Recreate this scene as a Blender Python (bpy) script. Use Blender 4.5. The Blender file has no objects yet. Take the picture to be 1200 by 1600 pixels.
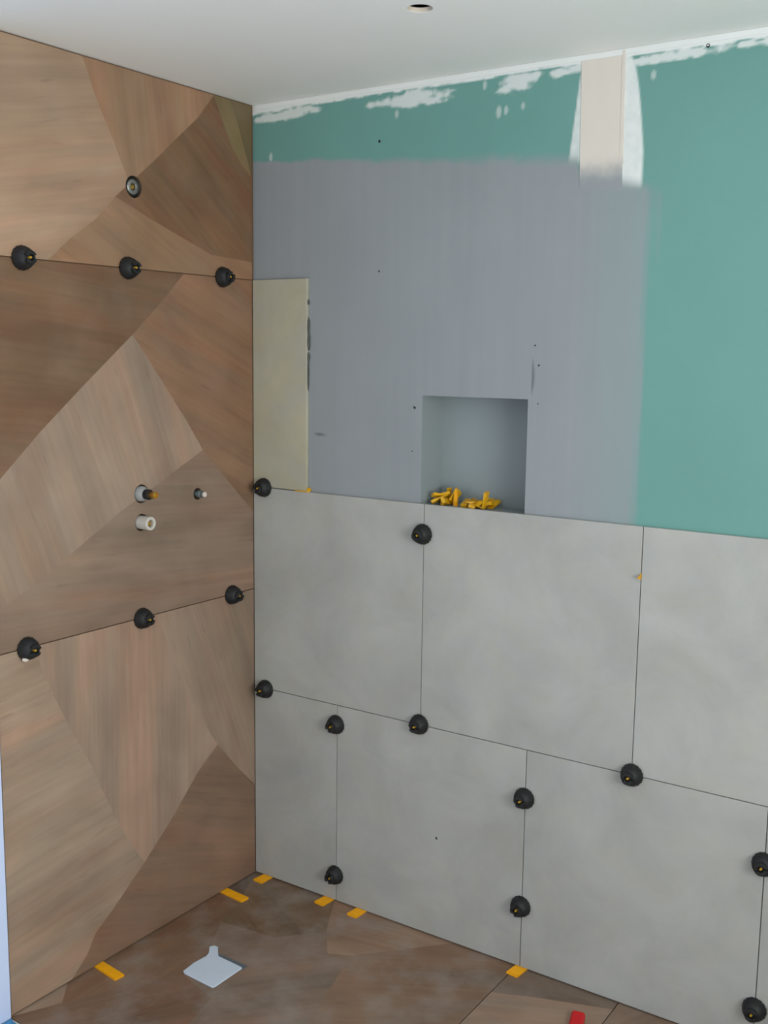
import bpy, bmesh, math, random
import numpy as np
from mathutils import Vector, Matrix

random.seed(7)
rng = np.random.default_rng(7)
C = bpy.context.scene.collection
S = bpy.context.scene

# ------------------------------------------------------------------ camera
cam_d = bpy.data.cameras.new('camera')
cam = bpy.data.objects.new('camera', cam_d); C.objects.link(cam)
right, up, fwd = ((0.82953187, 0.5583252, 0.01224091), (-0.09140627, 0.11411818, 0.98925322),
                  (-0.5509281, 0.82173597, -0.14569909))
cam.matrix_world = Matrix(((right[0], up[0], -fwd[0], 2.06375), (right[1], up[1], -fwd[1], -2.38664),
                           (right[2], up[2], -fwd[2], 1.59629), (0, 0, 0, 1)))
cam_d.sensor_fit = 'VERTICAL'; cam_d.sensor_height = 36.0; cam_d.sensor_width = 27.0
cam_d.lens = 1677.93 * 36.0 / 1600.0
cam_d.clip_start = 0.02
S.camera = cam

# ------------------------------------------------------------------ sky, daylight, exposure
w = bpy.data.worlds.new('overcast_sky'); S.world = w; w.use_nodes = True
bg = w.node_tree.nodes['Background']
bg.inputs[0].default_value = (0.88, 0.95, 1.0, 1); bg.inputs[1].default_value = 1.7

def area(name, loc, target, sx, sy, power, col):
    d = bpy.data.lights.new(name, 'AREA'); d.shape = 'RECTANGLE'; d.size = sx; d.size_y = sy
    d.energy = power; d.color = col
    o = bpy.data.objects.new(name, d); C.objects.link(o); o.location = loc
    o.rotation_euler = (Vector(target) - Vector(loc)).to_track_quat('-Z', 'Y').to_euler()
    return o
# daylight coming in through the window of the side wall plus an added fill lamp in the rear opening
area('window_daylight', (3.24, -1.80, 1.40), (0.0, -1.80, 3.20), 1.26, 1.26, 57, (0.99, 0.99, 0.965))
area('rear_fill', (1.1, -3.46, 1.15), (1.1, 0.0, 1.15), 0.9, 2.0, 2, (1.0, 0.98, 0.96))  # added fill from behind the camera
S.cycles.filter_width = 2.0
S.view_settings.view_transform = 'Standard'; S.view_settings.look = 'None'
S.view_settings.exposure = 0.0; S.view_settings.gamma = 1.0; S.view_settings.use_curve_mapping = False

# ------------------------------------------------------------------ helpers
def s2l(c):
    return tuple((v / 255 / 12.92) if v / 255 <= 0.04045 else ((v / 255 + 0.055) / 1.055) ** 2.4 for v in c)

def link(name, me, mat=None, parent=None, label=None, cat=None, group=None, kind=None):
    o = bpy.data.objects.new(name, me); C.objects.link(o)
    if mat is not None and me is not None and not me.materials: me.materials.append(mat)
    if parent is not None: o.parent = parent
    for k, v in (('label', label), ('category', cat), ('group', group), ('kind', kind)):
        if v: o[k] = v
    return o

def mesh_of(bm, smooth=False, angle=None):
    bmesh.ops.recalc_face_normals(bm, faces=bm.faces)
    me = bpy.data.meshes.new('mesh'); bm.to_mesh(me); bm.free()
    if smooth:
        for p in me.polygons: p.use_smooth = True
        if angle: me.set_sharp_from_angle(angle=math.radians(angle))
    return me

def box(bm, x0, x1, y0, y1, z0, z1):
    r = bmesh.ops.create_cube(bm, size=1.0)
    for v in r['verts']:
        v.co = Vector((x0 + (v.co.x + .5) * (x1 - x0), y0 + (v.co.y + .5) * (y1 - y0), z0 + (v.co.z + .5) * (z1 - z0)))
    return r['verts']

def box_mesh(x0, x1, y0, y1, z0, z1, bevel=0.0):
    bm = bmesh.new(); box(bm, x0, x1, y0, y1, z0, z1)
    if bevel: bmesh.ops.bevel(bm, geom=bm.edges[:], offset=bevel, segments=1, affect='EDGES')
    return mesh_of(bm)

def lathe(profile, n=24, scallop=None):
    """surface of revolution about local z; profile of (radius, z); scallop(i_ring, angle) -> radius factor"""
    bm = bmesh.new(); rings = []
    for k, (r, z) in enumerate(profile):
        if r < 1e-6: rings.append([bm.verts.new((0, 0, z))]); continue
        ring = []
        for i in range(n):
            a = 2 * math.pi * i / n; f = scallop(k, a) if scallop else 1.0
            ring.append(bm.verts.new((r * f * math.cos(a), r * f * math.sin(a), z)))
        rings.append(ring)
    for a, b in zip(rings, rings[1:]):
        for i in range(n):
            j = (i + 1) % n
            if len(a) == 1 and len(b) == 1: continue
            if len(a) == 1: bm.faces.new((a[0], b[i], b[j]))
            elif len(b) == 1: bm.faces.new((a[i], a[j], b[0]))
            else: bm.faces.new((a[i], a[j], b[j], b[i]))
    return bm

def prism(poly3, offset):
    """poly3: list of 3-D points, extruded by offset"""
    bm = bmesh.new(); off = Vector(offset)
    a = [bm.verts.new(p) for p in poly3]; b = [bm.verts.new(Vector(p) + off) for p in poly3]
    bm.faces.new(a); bm.faces.new(b[::-1])
    for i in range(len(a)):
        j = (i + 1) % len(a); bm.faces.new((a[i], b[i], b[j], a[j]))
    return bm

# ------------------------------------------------------------------ materials
def new_mat(name):
    m = bpy.data.materials.new(name); m.use_nodes = True
    nt = m.node_tree; return m, nt, nt.nodes['Principled BSDF']

def node(nt, t, **kw):
    n = nt.nodes.new(t)
    for k, v in kw.items():
        if k.startswith('in_'):
            key = k[3:]; n.inputs[int(key) if key.isdigit() else key].default_value = v
        else: setattr(n, k, v)
    return n

def plain(name, rgb, rough=0.6, noise=0.0, scale=20, metal=0.0, lin=False):
    m, nt, b = new_mat(name)
    c = rgb if lin else s2l(rgb)
    b.inputs['Roughness'].default_value = rough; b.inputs['Metallic'].default_value = metal
    tc = node(nt, 'ShaderNodeTexCoord'); nz = node(nt, 'ShaderNodeTexNoise', in_Scale=scale, in_Detail=4)
    nt.links.new(tc.outputs['Object'], nz.inputs['Vector'])
    mr = node(nt, 'ShaderNodeMapRange'); mr.inputs[3].default_value = 1 - noise; mr.inputs[4].default_value = 1 + noise
    mr.inputs[1].default_value = 0.3; mr.inputs[2].default_value = 0.7
    nt.links.new(nz.outputs['Fac'], mr.inputs[0])
    mx = node(nt, 'ShaderNodeVectorMath', operation='SCALE'); mx.inputs[0].default_value = c
    nt.links.new(mr.outputs[0], mx.inputs['Scale']); nt.links.new(mx.outputs[0], b.inputs['Base Color'])
    return m

def wood_material():
    """wood-look print: tone from the object's colour, grain along the UV u axis"""
    m, nt, b = new_mat('wood_print'); lk = nt.links.new
    b.inputs['Roughness'].default_value = 0.55; b.inputs['Specular IOR Level'].default_value = 0.35
    oi = node(nt, 'ShaderNodeObjectInfo'); uv = node(nt, 'ShaderNodeUVMap')
    def streak(sx, sy, detail, dist=0.0, rough=.5):
        mp = node(nt, 'ShaderNodeMapping'); mp.inputs['Scale'].default_value = (sx, sy, 1)
        lk(uv.outputs[0], mp.inputs['Vector'])
        nz = node(nt, 'ShaderNodeTexNoise', in_Scale=1.0, in_Detail=detail, in_Roughness=rough, in_Distortion=dist)
        lk(mp.outputs[0], nz.inputs['Vector']); return nz
    def rng_(src, a, b_, lo, hi):
        r = node(nt, 'ShaderNodeMapRange'); r.clamp = True
        for i, v in zip((1, 2, 3, 4), (a, b_, lo, hi)): r.inputs[i].default_value = v
        lk(src, r.inputs[0]); return r.outputs[0]
    def mul(a, b_):
        n = node(nt, 'ShaderNodeMath', operation='MULTIPLY'); lk(a, n.inputs[0]); lk(b_, n.inputs[1]); return n.outputs[0]
    broad = streak(1.6, 11, 3, .6); fine = streak(3.5, 75, 4, .2); blot = streak(5, 7, 2, .5); dash = streak(9, 60, 1, .3)
    f = mul(rng_(broad.outputs['Fac'], .3, .7, .84, 1.16), rng_(fine.outputs['Fac'], .3, .7, .93, 1.07))
    f = mul(f, rng_(blot.outputs['Fac'], .3, .7, .90, 1.10))
    f = mul(f, rng_(dash.outputs['Fac'], .70, .80, 1.0, .80))
    sc = node(nt, 'ShaderNodeVectorMath', operation='SCALE'); lk(oi.outputs['Color'], sc.inputs[0]); lk(f, sc.inputs['Scale'])
    # paler greyish and redder streaks
    tint = node(nt, 'ShaderNodeMix', data_type='RGBA', blend_type='MULTIPLY'); tint.inputs[7].default_value = (1.10, .95, .90, 1)
    t2 = streak(1.3, 9, 2, .8); t2m = node(nt, 'ShaderNodeMapping')
    lk(rng_(t2.outputs['Fac'], .42, .7, 0, 1), tint.inputs[0]); lk(sc.outputs[0], tint.inputs[6])
    # dust on the surface
    tc = node(nt, 'ShaderNodeTexCoord'); ds = node(nt, 'ShaderNodeTexNoise', in_Scale=7, in_Detail=5, in_Roughness=.6)
    lk(tc.outputs['Object'], ds.inputs['Vector'])
    dust = node(nt, 'ShaderNodeMix', data_type='RGBA'); dust.inputs[7].default_value = (.34, .31, .28, 1)
    at = node(nt, 'ShaderNodeAttribute', attribute_name='dust', attribute_type='OBJECT')
    lk(mul(rng_(ds.outputs['Fac'], .45, .75, 0, 1), at.outputs['Fac']), dust.inputs[0])
    lk(tint.outputs[2], dust.inputs[6]); lk(dust.outputs[2], b.inputs['Base Color'])
    return m

def concrete_tile_material(name, rgb, warm):
    m, nt, b = new_mat(name); lk = nt.links.new
    b.inputs['Roughness'].default_value = 0.5; b.inputs['Specular IOR Level'].default_value = 0.3
    tc = node(nt, 'ShaderNodeTexCoord'); oi = node(nt, 'ShaderNodeObjectInfo')
    ad = node(nt, 'ShaderNodeVectorMath', operation='MULTIPLY_ADD')
    cb = node(nt, 'ShaderNodeCombineXYZ')
    for i in range(3): lk(oi.outputs['Random'], cb.inputs[i])
    lk(cb.outputs[0], ad.inputs[0]); ad.inputs[1].default_value = (31, 17, 23); lk(tc.outputs['Object'], ad.inputs[2])
    n1 = node(nt, 'ShaderNodeTexNoise', in_Scale=4.5, in_Detail=6, in_Roughness=.62, in_Distortion=.5)
    n2 = node(nt, 'ShaderNodeTexNoise', in_Scale=14, in_Detail=3, in_Roughness=.5)
    lk(ad.outputs[0], n1.inputs['Vector']); lk(ad.outputs[0], n2.inputs['Vector'])
    cr = node(nt, 'ShaderNodeValToRGB'); e = cr.color_ramp.elements
    c = s2l(rgb)
    e[0].position = .3; e[0].color = (*[v * .87 for v in c], 1)
    e[1].position = .68; e[1].color = (*[v * 1.10 for v in c], 1)
    lk(n1.outputs['Fac'], cr.inputs[0])
    tint = node(nt, 'ShaderNodeMix', data_type='RGBA', blend_type='MULTIPLY'); tint.inputs[7].default_value = (*warm, 1)
    r = node(nt, 'ShaderNodeMapRange'); r.inputs[1].default_value = .4; r.inputs[2].default_value = .65
    lk(n2.outputs['Fac'], r.inputs[0]); lk(r.outputs[0], tint.inputs[0]); lk(cr.outputs[0], tint.inputs[6])
    lk(tint.outputs[2], b.inputs['Base Color'])
    return m

def painted_material(name, rough=.7):
    m, nt, b = new_mat(name); b.inputs['Roughness'].default_value = rough
    b.inputs['Specular IOR Level'].default_value = .3
    a = node(nt, 'ShaderNodeAttribute', attribute_name='paint')
    tc = node(nt, 'ShaderNodeTexCoord'); nz = node(nt, 'ShaderNodeTexNoise', in_Scale=60, in_Detail=3)
    nt.links.new(tc.outputs['Object'], nz.inputs['Vector'])
    bp = node(nt, 'ShaderNodeBump', in_Strength=.06, in_Distance=.002); nt.links.new(nz.outputs['Fac'], bp.inputs['Height'])
    nt.links.new(bp.outputs[0], b.inputs['Normal']); nt.links.new(a.outputs['Color'], b.inputs['Base Color'])
    return m

K_WOOD, K_TILE = 1.0, 1.0
M_WOOD = wood_material()
M_TILE = concrete_tile_material('concrete_look_tile', (167, 168, 165), (1.02, 1.0, .955))
M_CREAM = concrete_tile_material('cream_tile', (169, 167, 152), (1.03, 1.0, .93))
M_BOARD = painted_material('painted_plasterboard')
M_CEIL = plain('ceiling_white', (240, 241, 238), .8, .015, 2)
M_PLASTER = plain('white_plaster', (205, 220, 252), .7, .02, 4)
M_GREYW = plain('grey_plaster', (205, 203, 198), .8, .03, 3)
M_BROWN = plain('tile_body', (96, 80, 68), .8, .05)
M_BLACK = plain('black_plastic', (17, 18, 20), .62, .06, 60)
M_STEM = plain('dusty_yellow_plastic', (190, 150, 40), .6, .08, 40)
M_PALE = plain('pale_bounce_floor', (205, 200, 192), .85, .05, 4)  # kept pale to throw light back up at the ceiling
M_SIDE = plain('side_wall_white', (220, 219, 216), .8, .02, 3)
M_JOINT = plain('brown_joint', (104, 78, 58), .9, .06, 30)
M_DARK = plain('dark_cavity', (22, 21, 20), .9, .1)
M_YELLOW = plain('yellow_plastic', (216, 164, 12), .45, .05, 40)
M_YELLOW2 = plain('orange_yellow_plastic', (245, 172, 8), .45, .05, 40)
M_RED = plain('red_plastic', (196, 18, 24), .4, .04, 40)
M_BLUE = plain('blue_film', (60, 140, 190), .35, .08, 30)
M_WHITEP = plain('white_plastic', (205, 218, 234), .5, .02, 30)
M_GREYP = plain('grey_plastic', (150, 152, 152), .45, .05, 60)
M_METAL = plain('dull_metal', (150, 148, 142), .35, .08, 60, metal=.8)
M_BRASS = plain('brass', (205, 158, 70), .3, .08, 60, metal=.85)
M_ADHES = plain('grey_adhesive', (78, 80, 76), .9, .12, 60)
M_ADHESW = plain('pale_adhesive', (215, 205, 195), .85, .08, 60)
M_FIBRE = plain('board_core', (216, 206, 190), .85, .05, 60)
M_TAPE = painted_material('painted_joint_tape', .75)

LEFT_TOP = [
    ((145, 122, 101), 2.939, [(0.896,2.276), (0.5985,2.276), (0.5826,2.2441), (0.5648,2.2001), (0.5463,2.1672), (0.5066,2.0972), (0.4637,2.0143), (0.4533,2.0111), (0.5066,1.9691), (0.569,1.9092), (0.6482,1.8568), (0.7148,1.8015), (0.896,1.8015)]),
    ((133, 107, 84), -1.662, [(0.5985,2.276), (0.1515,2.276), (0.2115,2.2085), (0.3072,2.1296), (0.376,2.0716), (0.4533,2.0111), (0.4637,2.0143), (0.5066,2.0972), (0.5463,2.1672), (0.5648,2.2001), (0.5826,2.2441)]),
    ((105, 80, 58), -2.515, [(0.4533,2.0111), (0.376,2.0716), (0.3072,2.1296), (0.2115,2.2085), (0.1515,2.276), (0.1246,2.2292), (0.1048,2.191), (0.082,2.1527), (0.0403,2.1113), (0,2.0833), (0,2.0743), (0,1.8498), (0.1682,1.8573), (0.3798,1.9247), (0.5066,1.9691)]),
    ((129, 102, 78), -2.675, [(0.5066,1.9691), (0.3798,1.9247), (0.1682,1.8573), (0,1.8498), (0,1.8015), (0.7148,1.8015), (0.6482,1.8568), (0.569,1.9092)]),
    ((109, 94, 64), -2.226, [(0.1515,2.276), (0.0855,2.276), (0.0473,2.2008), (0,2.0833), (0.0403,2.1113), (0.082,2.1527), (0.1048,2.191), (0.1246,2.2292)]),
    ((98, 86, 60), -2.041, [(0.0855,2.276), (0,2.276), (0,2.0743), (0,2.0833), (0.0473,2.2008)]),
]
LEFT_MID = [
    ((104, 81, 61), -3.044, [(0.896,1.7985), (0.2748,1.7985), (0.3742,1.7083), (0.46,1.6363), (0.6265,1.5076), (0.7589,1.4018), (0.8684,1.305), (0.896,1.2807)]),
    ((120, 94, 73), -2.741, [(0.2748,1.7985), (0,1.7985), (0,1.1303), (0.1334,1.2555), (0.2101,1.3278), (0.2755,1.4152), (0.3404,1.4939), (0.4155,1.5853), (0.46,1.6363), (0.3742,1.7083)]),
    ((136, 118, 102), -1.935, [(0.46,1.6363), (0.4155,1.5853), (0.3404,1.4939), (0.2755,1.4152), (0.2101,1.3278), (0.4091,1.2368), (0.5207,1.1871), (0.6567,1.1142), (0.7736,1.0511), (0.8824,1.0054), (0.896,0.9997), (0.896,1.2807), (0.8684,1.305), (0.7589,1.4018), (0.6265,1.5076)]),
    ((121, 103, 88), -3.07, [(0.2101,1.3278), (0.1334,1.2555), (0,1.1303), (0,0.9015), (0.896,0.9015), (0.896,0.9997), (0.8824,1.0054), (0.7736,1.0511), (0.6567,1.1142), (0.5207,1.1871), (0.4091,1.2368)]),
]
LEFT_LOW = [
    ((140, 122, 105), 3.008, [(0.896,0.8985), (0.7855,0.8985), (0.7766,0.8484), (0.7474,0.7774), (0.7116,0.706), (0.6859,0.6524), (0.6362,0.5632), (0.5872,0.4521), (0.5464,0.3669), (0.5038,0.2878), (0.4572,0.2198), (0.5714,0.1348), (0.6315,0.0957), (0.6607,0.0507), (0.6824,0.0311), (0.7148,0.005), (0.896,0.005)]),
    ((138, 119, 103), -1.548, [(0.7855,0.8985), (0.7766,0.8484), (0.7474,0.7774), (0.7116,0.706), (0.6859,0.6524), (0.6362,0.5632), (0.5872,0.4521), (0.5464,0.3669), (0.5038,0.2878), (0.4572,0.2198), (0.3613,0.2982), (0.2447,0.4095), (0.1638,0.4651), (0.2543,0.5927), (0.3335,0.7606), (0.3946,0.8985)]),
    ((134, 117, 101), -1.929, [(0.3946,0.8985), (0.2407,0.8985), (0.1343,0.6177), (0.0126,0.2945), (0.0816,0.3701), (0.1638,0.4651), (0.2543,0.5927), (0.3335,0.7606)]),
    ((125, 107, 91), -1.941, [(0.2407,0.8985), (0,0.8985), (0,0.2843), (0.0126,0.2945), (0.1343,0.6177)]),
    ((117, 95, 78), -2.777, [(0.1638,0.4651), (0.0816,0.3701), (0,0.2843), (0,0.005), (0.7148,0.005), (0.6824,0.0311), (0.6607,0.0507), (0.6315,0.0957), (0.5714,0.1348), (0.4572,0.2198), (0.3613,0.2982), (0.2447,0.4095)]),
]
FLOOR_A = [
    ((80, 63, 51), -1.567, [(0,0), (0,-0.1273), (0.0586,-0.1232), (0,0)]),
    ((115, 90, 71), -1.513, [(0,-0.1273), (0.0586,-0.1232), (0.1109,-0.278), (0.1946,-0.4196), (0.2116,-0.5286), (0.1629,-0.5874), (0.0528,-0.7887), (0,-0.7226)]),
    ((139, 120, 103), 1.441, [(0,-0.7226), (0.0528,-0.7887), (0,-0.8985)]),
    ((102, 85, 67), -0.497, [(0.0586,-0.1232), (0,0), (0.2982,0), (0.3859,-0.1467), (0.2905,-0.2545), (0.1109,-0.278)]),
    ((131, 108, 89), 0.142, [(0.2982,0), (0.7121,0), (0.5754,-0.1403), (0.5128,-0.2071), (0.4568,-0.2352), (0.3859,-0.1467)]),
    ((117, 95, 77), 0.524, [(0.7121,0), (0.8985,0), (0.8985,-0.8985), (0.72,-0.8985), (0.5128,-0.2071), (0.5754,-0.1403)]),
    ((117, 100, 86), 0.803, [(0.1109,-0.278), (0.2905,-0.2545), (0.3859,-0.1467), (0.4568,-0.2352), (0.5128,-0.2071), (0.72,-0.8985), (0.42,-0.8985), (0.3408,-0.564), (0.2116,-0.5286), (0.1946,-0.4196)]),
    ((109, 86, 70), 1.049, [(0.0528,-0.7887), (0.1629,-0.5874), (0.2116,-0.5286), (0.3408,-0.564), (0.42,-0.8985), (0,-0.8985)]),
]
FLOOR_B = [
    ((107, 92, 79), 0.157, [(0.9015,0), (1.1825,0), (1.1825,-0.0298), (1.0086,-0.0925), (0.9015,-0.1383)]),
    ((133, 113, 96), 0.443, [(0.9015,-0.1383), (1.0086,-0.0925), (1.1825,-0.0298), (1.1825,-0.8985), (0.9015,-0.8985)]),
]

HEAP = [
    ((0.6201, 0.0636, 1.2091), (0.4826, -0.4826, 0.5169, -0.5169)),
    ((0.6314, 0.0449, 1.2126), (0.4318, 0.6226, -0.6186, -0.2080)),
    ((0.6394, 0.0733, 1.2251), (0.6092, -0.2160, 0.7192, -0.2550)),
    ((0.6128, 0.0887, 1.2216), (0.0972, -0.7004, 0.0972, 0.7004)),
    ((0.6094, 0.0422, 1.2167), (0.2817, 0.3128, -0.1222, -0.8988)),
    ((0.5978, 0.0587, 1.2118), (0.7021, -0.2956, -0.1373, 0.6331)),
    ((0.6336, 0.0878, 1.2201), (0.2646, 0.5541, -0.3601, -0.7023)),
    ((0.6088, 0.0488, 1.2251), (0.0171, -0.4692, 0.8497, -0.2400)),
    ((0.6099, 0.0628, 1.2256), (0.2066, 0.9474, 0.1693, 0.1766)),
    ((0.6955, 0.0528, 1.2031), (0.0665, 0.5896, -0.8034, 0.0488)),
    ((0.7133, 0.0453, 1.2060), (0.1729, 0.7890, -0.5881, -0.0411)),
    ((0.7175, 0.0679, 1.2084), (0.9893, -0.1275, 0.0680, -0.0222)),
    ((0.7520, 0.0869, 1.2091), (0.1579, -0.7104, -0.6658, -0.1647)),
    ((0.7257, 0.0461, 1.2103), (0.9804, -0.0178, 0.1660, 0.1050)),
    ((0.6917, 0.0870, 1.2088), (0.6980, -0.0902, 0.0893, 0.7048)),
    ((0.7094, 0.0885, 1.2113), (0.3399, -0.1754, 0.0173, -0.9238)),
    ((0.7429, 0.0817, 1.2151), (0.9861, 0.1548, 0.0203, -0.0565)),
    ((0.6918, 0.0442, 1.2134), (0.0845, -0.6445, -0.7526, -0.1050)),
    ((0.7548, 0.0342, 1.2284), (0.0674, -0.7723, 0.0562, -0.6292)),
    ((0.7127, 0.0427, 1.2186), (0.9291, 0.0114, 0.0709, 0.3628)),
    ((0.7453, 0.0739, 1.2191), (0.8057, 0.1596, 0.0254, -0.5698)),
    ((0.7418, 0.0453, 1.2211), (0.6031, 0.3199, -0.1427, -0.7166)),
]

# ------------------------------------------------------------------ room shell
ZC = 2.28
BACK = 0.012          # face of the plasterboard behind the grey tiles

def fbm(x, z, fx, fz, seed, octv=4):
    """value noise on numpy arrays, 0..1"""
    out = np.zeros_like(x); amp = 1.0; tot = 0
    for o in range(octv):
        r = np.random.default_rng(seed + o); g = r.random((64, 64))
        u = x * fx + 11.3; v = z * fz + 5.7
        i = np.floor(u).astype(int); j = np.floor(v).astype(int); a = u - i; b = v - j
        a = a * a * (3 - 2 * a); b = b * b * (3 - 2 * b)
        n = (g[i % 64, j % 64] * (1 - a) * (1 - b) + g[(i + 1) % 64, j % 64] * a * (1 - b)
             + g[i % 64, (j + 1) % 64] * (1 - a) * b + g[(i + 1) % 64, (j + 1) % 64] * a * b)
        out += amp * n; tot += amp; amp *= .5; fx *= 2; fz *= 2
    return out / tot

def sstep(a, b, x):
    t = np.clip((x - a) / (b - a), 0, 1); return t * t * (3 - 2 * t)

GREEN = np.array(s2l((106, 153, 146))); GREY = np.array(s2l((144, 150, 154))); WHITE = np.array(s2l((224, 228, 226)))

def grey_mask(x, z):
    nz = fbm(x, z, 22, 22, 3); nv = fbm(x, z, 60, 3, 9)
    top = 2.130 - .075 * x + (nz - .5) * .02
    ft = .006 + .030 * np.clip(x - .1, 0, 1)
    top = np.where(x > .985, 2.035 - .32 * np.clip(x - .985, 0, 1), top)
    ft = np.where(x > .985, .022, ft)
    mt = 1 - sstep(top - ft, top + ft * .6, z)
    edge = 1.168 + (nv - .5) * .05 + .012 * sstep(1.7, 1.95, z)
    mr = 1 - sstep(edge - .022, edge + .018, x)
    return mt * mr

def filler_mask(x, z):
    """white joint compound on the green board"""
    a = fbm(x, z, 30, 60, 21); f = fbm(x, z, 90, 90, 33, 3)
    m = np.zeros_like(x)
    for cx, cz, rx, rz, sl in ((.12, 2.243, .115, .013, .03), (.06, 2.240, .05, .011, 0), (.50, 2.236, .10, .013, -.01), (.55, 2.238, .085, .020, .0),
                               (.82, 2.238, .046, .022, .05), (.86, 2.244, .03, .012, .1), (.955, 2.250, .045, .010, .1),
                               (1.20, 2.249, .11, .010, .03), (1.31, 2.252, .025, .014, .0), (1.41, 2.25, .06, .010, .0)):
        q = ((x - cx) / rx) ** 2 + ((z - cz - sl * (x - cx)) / rz) ** 2
        m = np.maximum(m, sstep(1.35, .45, q + (a - .5) * 2.4 + (f - .5) * .9) * .80)
    band = sstep(2.2585, 2.2625, z + (a - .5) * .010 - .006 * np.exp(-((x) / .12) ** 2) * -1)
    m = np.maximum(m, band)
    sx = np.clip((2.262 - z) / .21, 0, 1)
    l = sstep(.986 - .024 * sx, .990 - .024 * sx, x) * sstep(1.0, .997, x) * sstep(2.03, 2.06, z) * (.62 + .3 * f)
    rx_ = 1.104 + .040 * np.sqrt(sx); r = sstep(rx_ + .003, rx_ - .003, x) * sstep(1.08, 1.085, x) * sstep(1.965, 1.985, z) * (.80 + .2 * f)
    m = np.maximum(m, np.maximum(l, r))
    for cx, cz, rr in ((.061, 2.135, .007), (.775, 2.178, .008), (.795, 2.18, .006), (.84, 2.185, .005), (.735, 2.245, .006), (1.16, 2.215, .006), (.48, 2.205, .006)):
        q = ((x - cx) / rr) ** 2 + ((z - cz) / (rr * 2.0)) ** 2
        m = np.maximum(m, sstep(1.2, .3, q) * .45)
    return m

def board_colour(x, z):
    n1 = fbm(x, z, 5, 4, 50); n2 = fbm(x, z, 55, 2.2, 60)
    c = GREEN[None] * (1 + (n1[:, None] - .5) * .10)
    m = filler_mask(x, z)[:, None]; c = c * (1 - m) + WHITE[None] * m
    g = grey_mask(x, z)[:, None]
    gc = GREY[None] * (1 + (n1[:, None] - .5) * .10 + (n2[:, None] - .5) * .07)
    pr = sstep(1.0, 1.14, x) * .30; pr = pr[:, None]
    gc = gc * (1 - pr * n2[:, None]) + GREEN[None] * pr * n2[:, None]
    g = g * np.where(x > 1.0, .94, 1.0)[:, None]
    c = c * (1 - g) + gc * g
    # fine scratch above the niche and a scuff
    def dark(cx, cz, rx, rz, k):
        q = ((x - cx) / rx) ** 2 + ((z - cz) / rz) ** 2; return (1 - k * sstep(1.3, .3, q))[:, None]
    c = c * dark(.889, 1.545, .0035, .045, .5) * dark(.232, 1.372, .016, .004, .45) * dark(.24, 1.369, .02, .004, .3)
    return c

def axis_lines(fine0, fine1, step, coarse, extra):
    v = list(np.arange(fine0, fine1, step)) + list(coarse)
    v = [q for q in v if min(abs(q - e) for e in extra) > step * .4] + list(extra)
    return np.array(sorted(v))

NX0, NX1, NZ0, NZ1, ND = 0.572, 0.878, 1.200, 1.490, 0.108      # niche
xs = axis_lines(-.012, 1.60, .004, np.linspace(1.62, 3.2, 12), [-.012, NX0, NX1, 3.2])
zs = axis_lines(1.18, ZC, .004, np.linspace(0, 1.15, 8), [0, NZ0, NZ1, ZC])
X, Z = np.meshgrid(xs, zs, indexing='ij'); xf, zf = X.ravel(), Z.ravel()
thick = filler_mask(xf, zf) * (1 - grey_mask(xf, zf)) * .0009
verts = np.stack([xf, BACK - thick, zf], 1).tolist(); nx, nz_ = len(xs), len(zs)
faces = []
for i in range(nx - 1):
    for j in range(nz_ - 1):
        cx, cz = (xs[i] + xs[i + 1]) / 2, (zs[j] + zs[j + 1]) / 2
        if NX0 < cx < NX1 and NZ0 < cz < NZ1: continue
        faces.append((i * nz_ + j, (i + 1) * nz_ + j, (i + 1) * nz_ + j + 1, i * nz_ + j + 1))
cols = board_colour(xf, zf).tolist()
def addv(p, c): verts.append(list(p)); cols.append(list(c)); return len(verts) - 1
gc = GREY * .86 + GREEN * .12
f = [addv((x, BACK, z), gc) for x, z in ((NX0, NZ0), (NX1, NZ0), (NX1, NZ1), (NX0, NZ1))]
b = [addv((x, BACK + ND, z), gc) for x, z in ((NX0, NZ0), (NX1, NZ0), (NX1, NZ1), (NX0, NZ1))]
for i in range(4): faces.append((f[i], f[(i + 1) % 4], b[(i + 1) % 4], b[i]))
faces.append(tuple(b))
TH = .16
o_ = [addv((x, BACK, z), GREY) for x, z in ((xs[0], 0), (3.2, 0), (3.2, ZC), (xs[0], ZC))]
o2 = [addv((x, BACK + TH, z), GREY) for x, z in ((xs[0], 0), (3.2, 0), (3.2, ZC), (xs[0], ZC))]
for i in range(4): faces.append((o_[i], o_[(i + 1) % 4], o2[(i + 1) % 4], o2[i]))
faces.append(tuple(o2))
me = bpy.data.meshes.new('mesh'); me.from_pydata(verts, [], faces)
at = me.color_attributes.new('paint', 'FLOAT_COLOR', 'POINT')
buf = np.ones((len(verts), 4), np.float32); buf[:, :3] = np.array(cols); at.data.foreach_set('color', buf.ravel())
wall_right = link('wall_right', me, M_BOARD, kind='structure', label='green plasterboard wall with grey primed area, niche and light grey tiles')

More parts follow.
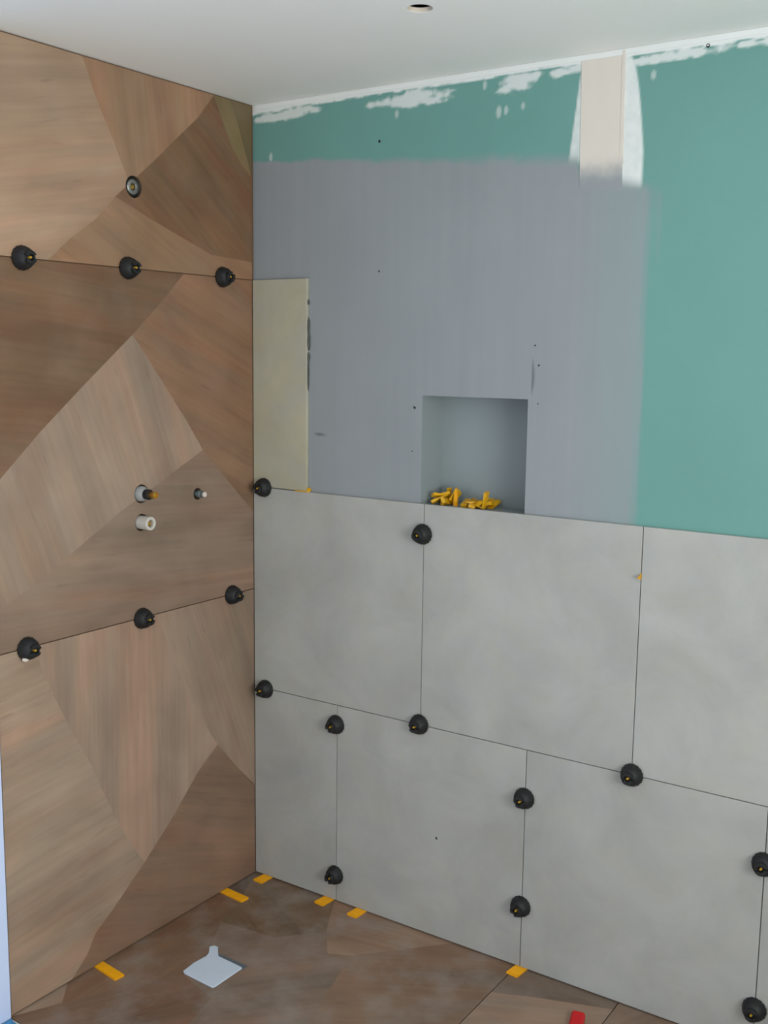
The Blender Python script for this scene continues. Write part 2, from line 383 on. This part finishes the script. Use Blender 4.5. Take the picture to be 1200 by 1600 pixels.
# paper joint tape: vertical strip down the board seam, and the strip along the ceiling
def tape(x0, x1, z0, z1, th, y, step, label, wob):
    gx = np.linspace(x0, x1, max(3, int((x1 - x0) / step))); gz = np.linspace(z0, z1, max(3, int((z1 - z0) / step)))
    A, B = np.meshgrid(gx, gz, indexing='ij'); a, b_ = A.ravel(), B.ravel()
    n = len(gz); vv = np.stack([a + wob(b_), y - th * (.12 + .88 * sstep(z0, z0 + .04, b_)) if z1 - z0 > .1 else np.full_like(a, y - th), b_], 1)
    v2 = vv.copy(); v2[:, 1] = y
    fs = []; N = len(a)
    for i in range(len(gx) - 1):
        for j in range(n - 1):
            q = (i * n + j, (i + 1) * n + j, (i + 1) * n + j + 1, i * n + j + 1); fs.append(q); fs.append(tuple(k + N for k in q[::-1]))
    per = [i * n for i in range(len(gx))] + [(len(gx) - 1) * n + j for j in range(1, n)] + [i * n + n - 1 for i in range(len(gx) - 2, -1, -1)] + [j for j in range(n - 2, 0, -1)]
    for k in range(len(per)):
        p, q = per[k], per[(k + 1) % len(per)]; fs.append((p, p + N, q + N, q))
    m2 = bpy.data.meshes.new('mesh'); m2.from_pydata(np.concatenate([vv, v2]).tolist(), [], fs)
    g = (1 - sstep(1.990, 2.056, b_ + (fbm(a, b_, 60, 60, 5) - .5) * .02))[:, None]
    base = np.array(s2l((215, 208, 198)))[None] * (1 + (fbm(a, b_, 40, 6, 8)[:, None] - .5) * .05)
    c = base * (1 - g * .99) + GREY[None] * g * .99
    if z1 - z0 < .1: c = WHITE[None] * (1 + (fbm(a, b_, 8, 60, 4)[:, None] - .5) * .06)
    at = m2.color_attributes.new('paint', 'FLOAT_COLOR', 'POINT')
    bb = np.ones((2 * N, 4), np.float32); bb[:N, :3] = c; bb[N:, :3] = c; at.data.foreach_set('color', bb.ravel())
    return link('joint_tape', m2, M_TAPE, wall_right, label=label)
tape(.988, 1.092, 1.975, 2.2775, .0022, BACK, .004, 'cream vertical strip of joint tape', lambda z: (z - 2.27) * -.02)
tape(1.086, 1.0935, 2.02, 2.2765, .0034, BACK, .003, 'raised edge of the vertical joint tape', lambda z: (z - 2.27) * -.02)
tape(0.003, 3.19, 2.2665, 2.2785, .0030, BACK, .004, 'white joint tape along the ceiling', lambda z: 0 * z)

# screw heads sunk in the board
def disc_mesh(r, h, n=12):
    bm = lathe([(0, 0), (r, 0), (r * .9, h), (r * .5, h), (0, h * .35)], n); return mesh_of(bm)
scr = disc_mesh(.0034, .0008); scr.materials.append(M_DARK)
for x, z, k in ((.427, 2.143, 1.15), (.430, 1.812, .8), (1.279, 2.2600, 1.4), (.892, 1.621, .7), (.904, 1.573, .8), (.549, 1.457, 1.0), (.543, 1.342, .6), (.905, 1.48, .55), (.545, 1.46, .5)):
    s = link('screw_head', scr, None, wall_right); s.location = (x, BACK + .0002, z); s.rotation_euler = (math.pi / 2, 0, 0); s.scale = (k,) * 3

# ---- light grey wall tiles: parts of the right wall
def wall_tile(x0, x1, z0, z1, mat, label=None):
    t = link('tile', box_mesh(x0, x1, 0, BACK - .0008, z0, z1, .0007), mat, wall_right, label=label); return t
g = .0011
tiles_right = []
for x0, x1 in ((.002, .5907), (.5907, 1.1907), (1.1907, 1.7907), (1.7907, 2.3907), (2.3907, 2.9907), (2.9907, 3.198)):
    tiles_right.append(wall_tile(x0 + (g if x0 > .01 else 0), x1 - g, .6 + g, 1.2055, M_TILE))
for x0, x1 in ((.002, .3104), (.3104, .9112), (.9112, 1.5122), (1.5122, 2.1132), (2.1132, 2.7142), (2.7142, 3.198)):
    tiles_right.append(wall_tile(x0 + (g if x0 > .01 else 0), x1 - g, .0050, .6 - g, M_TILE))
tall = wall_tile(.002, .1970, 1.2085, 1.7995, M_CREAM, 'narrow cream cut tile standing in the corner')
# chips of adhesive squeezed out beside the narrow tile
rr = random.Random(3)
for zc, h, wd in ((1.668, .028, .0045), (1.628, .024, .007), (1.585, .012, .006), (1.735, .008, .003), (1.54, .05, .002)):
    bm = bmesh.new(); bmesh.ops.create_icosphere(bm, subdivisions=2, radius=1)
    for v in bm.verts:
        k = 1 + rr.uniform(-.2, .2); v.co = Vector((.1975 + v.co.x * wd * k, .0075 + v.co.y * .004, zc + v.co.z * h * k))
    link('adhesive', mesh_of(bm, True), M_ADHES, tall, label='dark grey adhesive squeezed out')
bm = bmesh.new(); bmesh.ops.create_icosphere(bm, subdivisions=2, radius=1)
for v in bm.verts: v.co = Vector((.649 + v.co.x * .0035, .0002 + v.co.y * .0012, .290 + v.co.z * .0045))
link('smudge', mesh_of(bm, True), M_ADHES, tiles_right[7], label='small dark speck of adhesive')

# ---- left wall
def cut(me, cutters):
    """boolean holes into a mesh; cutters: (matrix, radius, length) cylinders"""
    o = bpy.data.objects.new('cut', me); C.objects.link(o); tmp = []
    for loc, rot, r, ln in cutters:
        bm = bmesh.new(); bmesh.ops.create_cone(bm, cap_ends=True, segments=28, radius1=r, radius2=r, depth=ln)
        c = bpy.data.objects.new('cutter', mesh_of(bm)); C.objects.link(c); c.location = loc; c.rotation_euler = rot; tmp.append(c)
        md = o.modifiers.new('b', 'BOOLEAN'); md.operation = 'DIFFERENCE'; md.solver = 'EXACT'; md.object = c
    bpy.context.view_layer.update()
    dg = bpy.context.evaluated_depsgraph_get()
    res = bpy.data.meshes.new_from_object(o.evaluated_get(dg))
    for c in tmp: bpy.data.objects.remove(c)
    bpy.data.objects.remove(o)
    return res

# pipe stubs come out of the left wall at (y, z, hole radius)
HOLES = [(-.445, 2.000, .0270), (-.441, 1.229, .0245), (-.443, 1.154, .0225), (-.233, 1.208, .0165)]
LW = .896; TT = .005
wl = box_mesh(-.16, -TT, -3.4, .0115, 0, ZC)
wl = cut(wl, [((-.03, y, z), (0, math.pi / 2, 0), r, .16) for y, z, r in HOLES])
wl.materials.clear(); wl.materials.append(M_JOINT)
wall_left = link('wall_left', wl, None, kind='structure', label='wall clad in large brown wood-look tiles')

WOOD_LIGHT = 1.23      # print tones below were read in dim light; this brings them to full daylight
def facet(poly, tone, ang, to3, off, parent, dust, holes=()):
    pts = []
    for p in poly:
        if not pts or p != pts[-1]: pts.append(p)
    if pts[0] == pts[-1]: pts.pop()
    bm = prism([to3(u, v) for u, v in pts], off)
    me = mesh_of(bm)
    hit = [h for h in holes if min(p[0] for p in pts) - .03 < h[0] < max(p[0] for p in pts) + .03 and min(p[1] for p in pts) - .03 < h[1] < max(p[1] for p in pts) + .03]
    if hit:
        me = cut(me, [((-.005, -h[0], h[1]), (0, math.pi / 2, 0), h[2], .06) for h in hit])
    uvl = me.uv_layers.new(name='UVMap'); ca, sa = math.cos(ang), math.sin(ang); ox, oy = random.uniform(0, 40), random.uniform(0, 40)
    for lp in me.loops:
        co = me.vertices[lp.vertex_index].co
        u, v = (-co.y, co.z) if off[0] else (co.x, co.y)
        uvl.data[lp.index].uv = (u * ca + v * sa + ox, -u * sa + v * ca + oy)
    me.materials.clear(); me.materials.append(M_WOOD)
    o = link('wood_panel', me, None, parent)
    c = s2l(tone); o.color = (*[min(.95, q * WOOD_LIGHT) for q in c], 1); o['dust'] = dust
    return o

def wood_tile(parent, facets, to3, off, body, dust, holes, label):
    me = box_mesh(*body)
    if holes:
        hs = [h for h in holes if body[4] - .03 < h[1] < body[5] + .03]
        if hs: me = cut(me, [((-.005, -h[0], h[1]), (0, math.pi / 2, 0), h[2], .06) for h in hs])
    me.materials.clear(); me.materials.append(M_BROWN)
    t = link('tile', me, None, parent, label=label)
    for tone, ang, poly in facets: facet(poly, tone, ang, to3, off, t, dust, holes)
    return t
HL = [(-y, z, r) for y, z, r in HOLES]
to_left = lambda u, v: (0.0, -u, v)
for fc, z0, z1, lab in ((LEFT_TOP, 1.8015, 2.276, 'cut wood-look tile under the ceiling'), (LEFT_MID, .9015, 1.7985, 'middle wood-look tile with the valve outlets'),
                        (LEFT_LOW, .005, .8985, 'lowest wood-look tile standing on the floor')):
    wood_tile(wall_left, fc, to_left, (-.002, 0, 0), (-TT + .0002, -.002, -LW, 0, z0, z1), .10, HL, lab)

# white lining where the tiles of the left wall end
link('trim_1', box_mesh(-TT + .0005, .003, -3.398, -LW - .004, .001, ZC - .001), M_PLASTER, kind='structure', label='white wall lining beside the brown tiles, cut by the frame')

# ---- floor
floor = link('floor', box_mesh(-.16, 3.36, -3.56, .172, -.14, -.010), M_GREYW, kind='structure', label='floor of brown wood-look tiles')
to_floor = lambda u, v: (u if u else -TT + .0003, v if v else .0113, 0.0)
wood_tile(floor, FLOOR_A, to_floor, (0, 0, -.002), (-TT + .0003, .8985, -.8985, .0113, -.0098, -.002), .55, (), 'wood-look floor tile in the corner')
wood_tile(floor, FLOOR_B, to_floor, (0, 0, -.002), (.9015, 1.1825, -.8985, .0115, -.0098, -.002), .35, (), 'narrow wood-look floor tile')
for x0, x1 in ((1.1855, 2.08), (2.083, 3.19)):
    wood_tile(floor, [((122, 104, 86), .3, [(x0, -.8985), (x1, -.8985), (x1, -.45), (x0, -.1)]), ((112, 92, 76), 1.2, [(x0, -.1), (x1, -.45), (x1, 0), (x0, 0)])], to_floor, (0, 0, -.002), (x0, x1, -.8985, .0115, -.0098, -.002), .35, (), None)
link('bounce_floor', box_mesh(.004, 3.198, -3.398, -.9015, -.0098, -.0002), M_PALE, floor, label='unseen pale floor added to bounce light beyond the tiled shower')  # unseen floor, made pale to brighten the ceiling by bounce

# ---- ceiling with the round cut-out for a spotlight
HX, HY, HR = .849, -.468, .0265
cme = box_mesh(-.16, 3.36, -3.56, .172, ZC, ZC + .0095)
cme = cut(cme, [((HX, HY, ZC), (0, 0, 0), HR, .1)]); cme.materials.clear(); cme.materials.append(M_CEIL)
ceiling = link('ceiling', cme, None, kind='structure', label='smooth white ceiling with a round spotlight hole')
bm = bmesh.new(); n = 32
ra = [[bm.verts.new((HX + r * math.cos(2 * math.pi * i / n), HY + r * math.sin(2 * math.pi * i / n), z)) for i in range(n)] for r, z in ((HR + .001, ZC + .0005), (HR - .0012, ZC + .0005), (HR - .0012, ZC + .0092), (HR + .001, ZC + .0092))]
for k in range(4):
    for i in range(n): bm.faces.new((ra[k][i], ra[k][(i + 1) % n], ra[(k + 1) % 4][(i + 1) % n], ra[(k + 1) % 4][i]))
link('spotlight_hole', mesh_of(bm), M_FIBRE, ceiling, label='raw cream edge of the round spotlight hole')
bm = bmesh.new(); box(bm, -.16, 3.36, -3.56, .172, ZC + .0095, ZC + .20)
for fc in [q for q in bm.faces if q.normal.z < -.5]: bm.faces.remove(fc)
link('ceiling_void', mesh_of(bm), M_DARK, ceiling, label='dark space above the ceiling board')

# ---- walls behind and beside the camera, with the daylight window and an opening added for the fill lamp
bm = bmesh.new()
box(bm, 3.2, 3.36, -3.56, -2.50, 0, ZC); box(bm, 3.2, 3.36, -1.10, .172, 0, ZC); box(bm, 3.2, 3.36, -2.50, -1.10, 0, .75); box(bm, 3.2, 3.36, -2.50, -1.10, 2.15, ZC)
wall_side = link('wall_side', mesh_of(bm), M_SIDE, kind='structure')
bm = bmesh.new()
box(bm, -.16, .6, -3.56, -3.4, 0, ZC); box(bm, 1.6, 3.2, -3.56, -3.4, 0, ZC); box(bm, .6, 1.6, -3.56, -3.4, 2.1, ZC)
wall_rear = link('wall_rear', mesh_of(bm), M_SIDE, kind='structure')
bm = bmesh.new()
for a in ((3.25, 3.32, -2.50, -2.44, .75, 2.15), (3.25, 3.32, -1.16, -1.10, .75, 2.15), (3.25, 3.32, -2.44, -1.16, .75, .81), (3.25, 3.32, -2.44, -1.16, 2.09, 2.15)): box(bm, *a)
link('window_1', mesh_of(bm), M_WHITEP, kind='structure')

# ------------------------------------------------------------------ tile levelling knobs
KZ = 1.22
def knob_cap_mesh():
    prof = [(0, .0012), (.0265, .0012), (.0288, .0030), (.0290, .0065), (.0275, .0085), (.0262, .0135), (.0225, .0200), (.0172, .0240), (.0140, .0252), (.0070, .0254), (.0052, .0240), (.0052, .0120), (0, .0120)]
    sc = lambda k, a: 1 + (.022 * math.cos(16 * a) if k in (2, 3) else .014 * math.cos(16 * a) if k in (4, 5, 6) else 0)
    return mesh_of(lathe([(r * .955, z * KZ) for r, z in prof], 64, sc), True, 40)
def knob_crown_mesh():
    """two raised grips with open slots between them"""
    bm = bmesh.new()
    for s in (0, math.pi):
        n = 12; a0, a1 = s + .36, s + math.pi - .36; rows = []
        for i in range(n + 1):
            a = a0 + (a1 - a0) * i / n; c, q = math.cos(a), math.sin(a)
            rows.append([bm.verts.new((r * c, r * q, z * KZ)) for r, z in ((.0068, .0245), (.0160, .0232), (.0150, .0315), (.0138, .0325), (.0078, .0325), (.0068, .0318))])
        m = len(rows[0])
        for i in range(n):
            for k in range(m):
                bm.faces.new((rows[i][k], rows[i + 1][k], rows[i + 1][(k + 1) % m], rows[i][(k + 1) % m]))
        bm.faces.new(rows[0]); bm.faces.new(rows[-1][::-1])
    return mesh_of(bm, True, 35)
def stem_mesh():
    prof = [(0, .0125)]
    z = .0125
    while z < .0285: prof += [(.0030, z), (.0024, z + .0009)]; z += .0018
    prof += [(.0030, z), (.0022, z + .0012), (0, z + .0012)]
    return mesh_of(lathe([(r, q * KZ) for r, q in prof], 12), True, 30)
capm, crownm, stemm = knob_cap_mesh(), knob_crown_mesh(), stem_mesh()
for m_, mt in ((capm, M_BLACK), (crownm, M_BLACK), (stemm, M_STEM)): m_.materials.append(mt)
proto = [('cap', capm), ('grip', crownm), ('threaded_stem', stemm)]
GRP = 'black tile levelling knobs'
def knob(loc, side, label, twist):
    e = bpy.data.objects.new('tile_leveller', None); C.objects.link(e); e.empty_display_size = .02
    e['label'] = label; e['category'] = 'knob'; e['group'] = GRP
    for nme, m_ in proto: link(nme, m_, None, e)
    base = Matrix(((0, 0, 1), (1, 0, 0), (0, 1, 0))) if side == 'L' else Matrix(((1, 0, 0), (0, 0, -1), (0, 1, 0)))
    e.matrix_world = Matrix.Translation(loc) @ base.to_4x4() @ Matrix.Rotation(twist, 4, 'Z')
    return e
on = -.0008
KL = [(-.790, 1.80, 'black levelling knob on the upper joint of the brown wall, farthest left', .1),
      (-.474, 1.80, 'black levelling knob in the middle of the upper joint on the brown wall', -.1),
      (-.128, 1.80, 'black levelling knob at the corner end of the upper joint on the brown wall', .9),
      (-.815, .90, 'black levelling knob with a white lump of adhesive, lower joint of the brown wall', -.15),
      (-.451, .90, 'black levelling knob in the middle of the lower joint on the brown wall', .15),
      (-.101, .90, 'black levelling knob at the corner end of the lower joint on the brown wall', .4)]
knobs = [knob((.0 + on, y, z), 'L', lab, tw) for y, z, lab, tw in KL]
bm = bmesh.new(); bmesh.ops.create_icosphere(bm, subdivisions=2, radius=1); rr = random.Random(5)
for v in bm.verts: v.co = Vector((-.0125 + v.co.x * .0085 * rr.uniform(.85, 1.1), -.0225 + v.co.y * .006 * rr.uniform(.85, 1.1), .0130 + v.co.z * .0075))
lump = link('adhesive_lump', mesh_of(bm, True), M_ADHESW, knobs[3], label='white lump of adhesive')
lump.rotation_euler = (0, 0, .15)
KR = [(.0440, 1.207, 'black levelling knob in the corner at the foot of the narrow cream tile', .6),
      (.5907, 1.126, 'black levelling knob on the vertical joint below the wall niche', -.5),
      (.0480, .600, 'black levelling knob in the corner at the lower grey tile joint', .4),
      (.3104, .544, 'black levelling knob high on the first vertical joint of the bottom grey row', .9),
      (.5907, .603, 'black levelling knob where the joint below the niche meets the lower row', .2),
      (1.1935, .602, 'black levelling knob where the rightmost upper joint meets the lower row', .3),
      (.9112, .472, 'black levelling knob high on the second vertical joint of the bottom grey row', .5),
      (.3104, .086, 'black levelling knob near the floor on the first bottom-row joint', 1.2),
      (.9112, .176, 'black levelling knob near the floor on the second bottom-row joint', 1.0),
      (1.5122, .466, 'black levelling knob cut off by the right edge of the photo, the upper one', .4),
      (1.5122, .111, 'black levelling knob at the bottom right corner of the photo', .3)]
for x, z, lab, tw in KR: knobs.append(knob((x, -on, z), 'R', lab, tw))

# yellow clip stubs left in the joints
def wedge_prism(pts, off): return mesh_of(prism(pts, off))
link('spacer_clip', wedge_prism([(1.1897, .004, 1.0955), (1.1897, -.020, 1.0880), (1.1897, -.020, 1.0845), (1.1897, .004, 1.0795)], (.0018, 0, 0)), M_YELLOW,
     label='broken yellow clip standing out of the joint between two grey tiles', cat='clip')
bm = prism([(.158, .006, 1.2057), (.158, -.003, 1.2057), (.1995, -.003, 1.2057), (.2075, .006, 1.2057)], (0, 0, .0026))
bm2 = prism([(.1985, .010, 1.2083), (.1985, .001, 1.2083), (.2065, .001, 1.2083), (.2065, .010, 1.2083)], (0, 0, .009)); tmp = bpy.data.meshes.new('t'); bm2.to_mesh(tmp); bm2.free(); bm.from_mesh(tmp)
link('spacer_clip', mesh_of(bm), M_YELLOW, label='yellow clip under the lower right corner of the narrow cream tile', cat='clip')

# ------------------------------------------------------------------ yellow wedges under the bottom tiles
def wedge_mesh(ln, wd, h0, h1):
    """ribbed tapering wedge lying along local x"""
    bm = bmesh.new(); n = 9; sec = []
    for i in range(n + 1):
        x = ln * i / n; h = h0 + (h1 - h0) * i / n
        sec.append([bm.verts.new((x, -wd / 2, 0)), bm.verts.new((x, wd / 2, 0)), bm.verts.new((x, wd / 2, h)), bm.verts.new((x, wd / 2 * .72, h + .0006)), bm.verts.new((x, -wd / 2 * .72, h + .0006)), bm.verts.new((x, -wd / 2, h))])
        if i < n:
            x2 = ln * (i + .85) / n; h2 = h - .0005
            sec.append([bm.verts.new((x2, -wd / 2, 0)), bm.verts.new((x2, wd / 2, 0)), bm.verts.new((x2, wd / 2, h2)), bm.verts.new((x2, wd / 2 * .72, h2)), bm.verts.new((x2, -wd / 2 * .72, h2)), bm.verts.new((x2, -wd / 2, h2))])
    for a, b_ in zip(sec, sec[1:]):
        for k in range(6): bm.faces.new((a[k], a[(k + 1) % 6], b_[(k + 1) % 6], b_[k]))
    bm.faces.new(sec[0]); bm.faces.new(sec[-1][::-1]); return mesh_of(bm)
wm = wedge_mesh(.098, .0285, .0038, .0062); wm.materials.append(M_YELLOW2)
WG = 'yellow wedges under the wall tiles'
for x, y, rz, lab in ((-.0075, -.141, -.10, 'long yellow wedge under the brown wall, near the corner'), (-.0075, -.623, -.13, 'long yellow wedge under the brown wall, far from the corner'),):
    o = link('tile_wedge', wm, None, label=lab, cat='wedge', group=WG); o.location = (x, y, 0); o.rotation_euler = (0, 0, rz)
ws = wedge_mesh(.053, .033, .0036, .0060); ws.materials.append(M_YELLOW2)
for x, lab in ((.0490, 'short yellow wedge under the grey tiles, the one in the corner'), (.2835, 'short yellow wedge under the grey tiles, left of the first joint'),
               (.4005, 'short yellow wedge under the grey tiles, right of the first joint'), (.9155, 'short yellow wedge under the second joint of the bottom grey row')):
    o = link('tile_wedge', ws, None, label=lab, cat='wedge', group=WG); o.location = (x, .0095, 0); o.rotation_euler = (0, 0, -math.pi / 2 - .08 + random.uniform(-.04, .04))

# ------------------------------------------------------------------ pipe stubs in the left wall (local z points out of the wall)
def stub(name, i, label, cat):
    e = bpy.data.objects.new(name, None); C.objects.link(e); e.empty_display_size = .02
    e['label'] = label; e['category'] = cat
    y, z, r = HOLES[i]
    e.matrix_world = Matrix.Translation((0, y, z)) @ Matrix(((0, 0, 1), (1, 0, 0), (0, 1, 0))).to_4x4()
    return e
def part(e, nme, prof, mat, n=28, sc=None, label=None, ang=35):
    return link(nme, mesh_of(lathe(prof, n, sc), True, ang), mat, e, label=label)
e = stub('shower_outlet', 0, 'brass threaded shower outlet recessed in a round hole high on the brown wall', 'outlet')
part(e, 'socket', [(.0085, -.012), (.0085, -.003), (.0100, -.001), (.0150, -.001), (.0185, -.003), (.0195, -.0075), (.0195, -.040), (.0085, -.040), (.0085, -.012)], M_METAL, 28, lambda k, a: 1 + (.03 * math.cos(12 * a) if k in (3, 4) else 0))
part(e, 'brass_plug', [(0, -.004), (.0050, -.004), (.0066, -.006), (.0072, -.010), (.0072, -.039), (0, -.039)], M_BRASS, 16, label='brass centre')
part(e, 'hole_shade_ring', [(.0200, -.004), (.0222, -.002), (.0252, -.0045), (.0258, -.012), (.0200, -.012), (.0200, -.004)], M_BLACK, label='black ring standing in for the shaded gap of the hole')  # shade of the hole around the fitting, put in as a black ring
e = stub('shower_valve', 1, 'grey domed shower valve with black collar and brass spindle, left of the small stub', 'valve')
part(e, 'body', [(0, -.045), (.0200, -.045), (.0208, -.006), (.0200, .004), (.0170, .0115), (.0120, .0160), (.0095, .0170), (0, .0170)], M_GREYP, label='grey dome')
part(e, 'collar', [(0, .0150), (.0112, .0150), (.0132, .0165), (.0132, .0310), (.0112, .0330), (0, .0330)], M_BLACK, 24, lambda k, a: 1 + (.05 * math.cos(12 * a) if k in (2, 3) else 0), 'black ribbed collar')
part(e, 'spindle', [(0, .0325), (.0076, .0325), (.0084, .0345), (.0084, .0440), (.0092, .0455), (.0092, .0535), (.0050, .0550), (.0050, .0520), (0, .0520)], M_BRASS, 20, lambda k, a: 1 + (.05 * math.cos(10 * a) if k in (4, 5) else 0), 'brass spindle')
e = stub('diverter_valve', 2, 'white plastic sleeve with brass core sticking out below the domed valve', 'valve')
part(e, 'sleeve', [(.0130, -.045), (.0175, -.045), (.0178, .020), (.0178, .034), (.0164, .0358), (.0112, .0358), (.0100, .0345), (.0100, -.030), (.0130, -.045)], plain('off_white_plastic', (196, 192, 184), .5, .03, 30), label='white plastic sleeve')
part(e, 'core', [(0, -.020), (.0066, -.020), (.0066, .0285), (.0050, .0300), (0, .0300)], M_BRASS, 20, label='brass core')
e = stub('water_outlet', 3, 'small grey pipe stub with a white end cap, nearest the corner', 'outlet')
part(e, 'pipe', [(0, -.045), (.0078, -.045), (.0078, .000), (.0098, .002), (.0098, .012), (.0080, .014), (.0080, .0235), (0, .0235)], plain('grey_blue_pipe', (96, 106, 108), .45, .05, 60), label='dark grey pipe')
part(e, 'cap', [(0, .0232), (.0066, .0232), (.0072, .0245), (.0072, .0275), (.0060, .0285), (0, .0285)], M_ADHESW, 20, lambda k, a: 1 + (.06 * math.cos(8 * a) if k in (1, 2, 3) else 0), 'white end cap')

# ------------------------------------------------------------------ on the floor
# white protective sheet with a pull tab over the drain
e = bpy.data.objects.new('drain_cover', None); C.objects.link(e); e.location = (.264, -.474, 0)
e['label'] = 'white square cover sheet with a small pull tab lying on the wood-look floor'; e['category'] = 'cover'
out = [(-.052, -.052), (.050, -.057), (.053, -.050), (.054, .050), (.050, .054), (-.034, .056), (-.050, .072), (-.066, .090), (-.079, .090), (-.086, .078), (-.066, .056), (-.060, .040), (-.066, -.004), (-.062, -.046)]
bm = prism([(x, y, .0012) for x, y in out], (0, 0, .0026)); 
bmesh.ops.bevel(bm, geom=[q for q in bm.edges if abs(q.verts[0].co.z - q.verts[1].co.z) < 1e-5 and q.verts[0].co.z > .003], offset=.0008, segments=1, affect='EDGES')
link('sheet', mesh_of(bm), M_WHITEP, e, label='white sheet with tab')
link('edge_strip', box_mesh(-.052, .057, .046, .070, .0002, .0016, .0004), plain('grey_blue_metal', (92, 104, 114), .4, .05, 40), e, label='grey strip showing along the far edge')

# red plastic wedge at the edge of the frame
bm = bmesh.new(); n = 10; secs = []
for i in range(n + 1):
    t = i / n; x = -.040 + .080 * t; h = .019 - .013 * t; wd = .0165 * (1 - .35 * max(0, t - .75) / .25)
    secs.append([bm.verts.new((x, sy * wd * ky, z)) for sy, ky, z in ((-1, 1, 0), (1, 1, 0), (1, 1, h * .7), (1, .7, h), (-1, .7, h), (-1, 1, h * .7))])
for a, b_ in zip(secs, secs[1:]):
    for k in range(6): bm.faces.new((a[k], a[(k + 1) % 6], b_[(k + 1) % 6], b_[k]))
bm.faces.new(secs[0]); bm.faces.new(secs[-1][::-1])
o = link('plastic_wedge', mesh_of(bm, True, 30), M_RED, label='red plastic wedge on the floor, cut by the bottom edge of the photo', cat='wedge')
o.location = (1.138, -.152, 0); o.rotation_euler = (0, 0, math.radians(-75))

# blue plastic film in the corner of the frame
gx, gy = 14, 14; vs = []; fs = []
for i in range(gx + 1):
    for j in range(gy + 1):
        x = .006 + .075 * i / gx; y = -.99 + .088 * j / gy
        q = float(fbm(np.array([x]), np.array([y]), 45, 45, 77)[0]); vs.append((x + .006 * (q - .5), y - .02 * (i / gx) + .004 * (q - .5), .0008 + .005 * max(0, q - .35)))
for i in range(gx):
    for j in range(gy): fs.append((i * (gy + 1) + j, (i + 1) * (gy + 1) + j, (i + 1) * (gy + 1) + j + 1, i * (gy + 1) + j + 1))
m2 = bpy.data.meshes.new('mesh'); m2.from_pydata(vs, [], fs)
bm = bmesh.new(); bm.from_mesh(m2); bmesh.ops.solidify(bm, geom=bm.faces[:], thickness=-.0006)
link('plastic_film', mesh_of(bm, True, 40), M_BLUE, label='crumpled blue plastic film at the bottom left corner beside the white wall', cat='film')

# ------------------------------------------------------------------ yellow wedges heaped in the niche
hm = wedge_mesh(.042, .017, .0020, .0084)
for v in hm.vertices: v.co += Vector((-.021, 0, -.003))
hm.materials.append(M_YELLOW)
tops = [max(h[0][2] for h in HEAP if h[0][0] < .66), max(h[0][2] for h in HEAP if h[0][0] >= .66)]
for loc, q in HEAP:
    left = loc[0] < .66
    o = link('tile_wedge', hm, None, cat='wedge', group='yellow wedges in the left heap in the niche' if left else 'yellow wedges in the right heap in the niche',
             label='small yellow wedge in the left heap of the pile on the niche floor' if left else 'small yellow wedge in the right heap of the pile on the niche floor')
    if loc[2] == tops[0]: o['label'] = 'topmost yellow wedge of the left heap on the niche floor'
    if loc[2] == tops[1]: o['label'] = 'yellow wedge sticking up steeply at the right end of the heap in the niche'
    o.rotation_mode = 'QUATERNION'; o.location = loc; o.rotation_quaternion = q
um = mesh_of(prism([(-.0055, -.0075, 0), (.0055, -.0075, 0), (.0040, -.0075, .036), (.0016, -.0075, .045), (-.0010, -.0075, .045), (-.0040, -.0075, .034)], (0, .006, 0)))
o = link('tile_wedge', um, M_YELLOW2, label='yellow wedge standing upright between the two heaps in the niche', cat='wedge'); o.location = (.6555, .058, 1.2002)
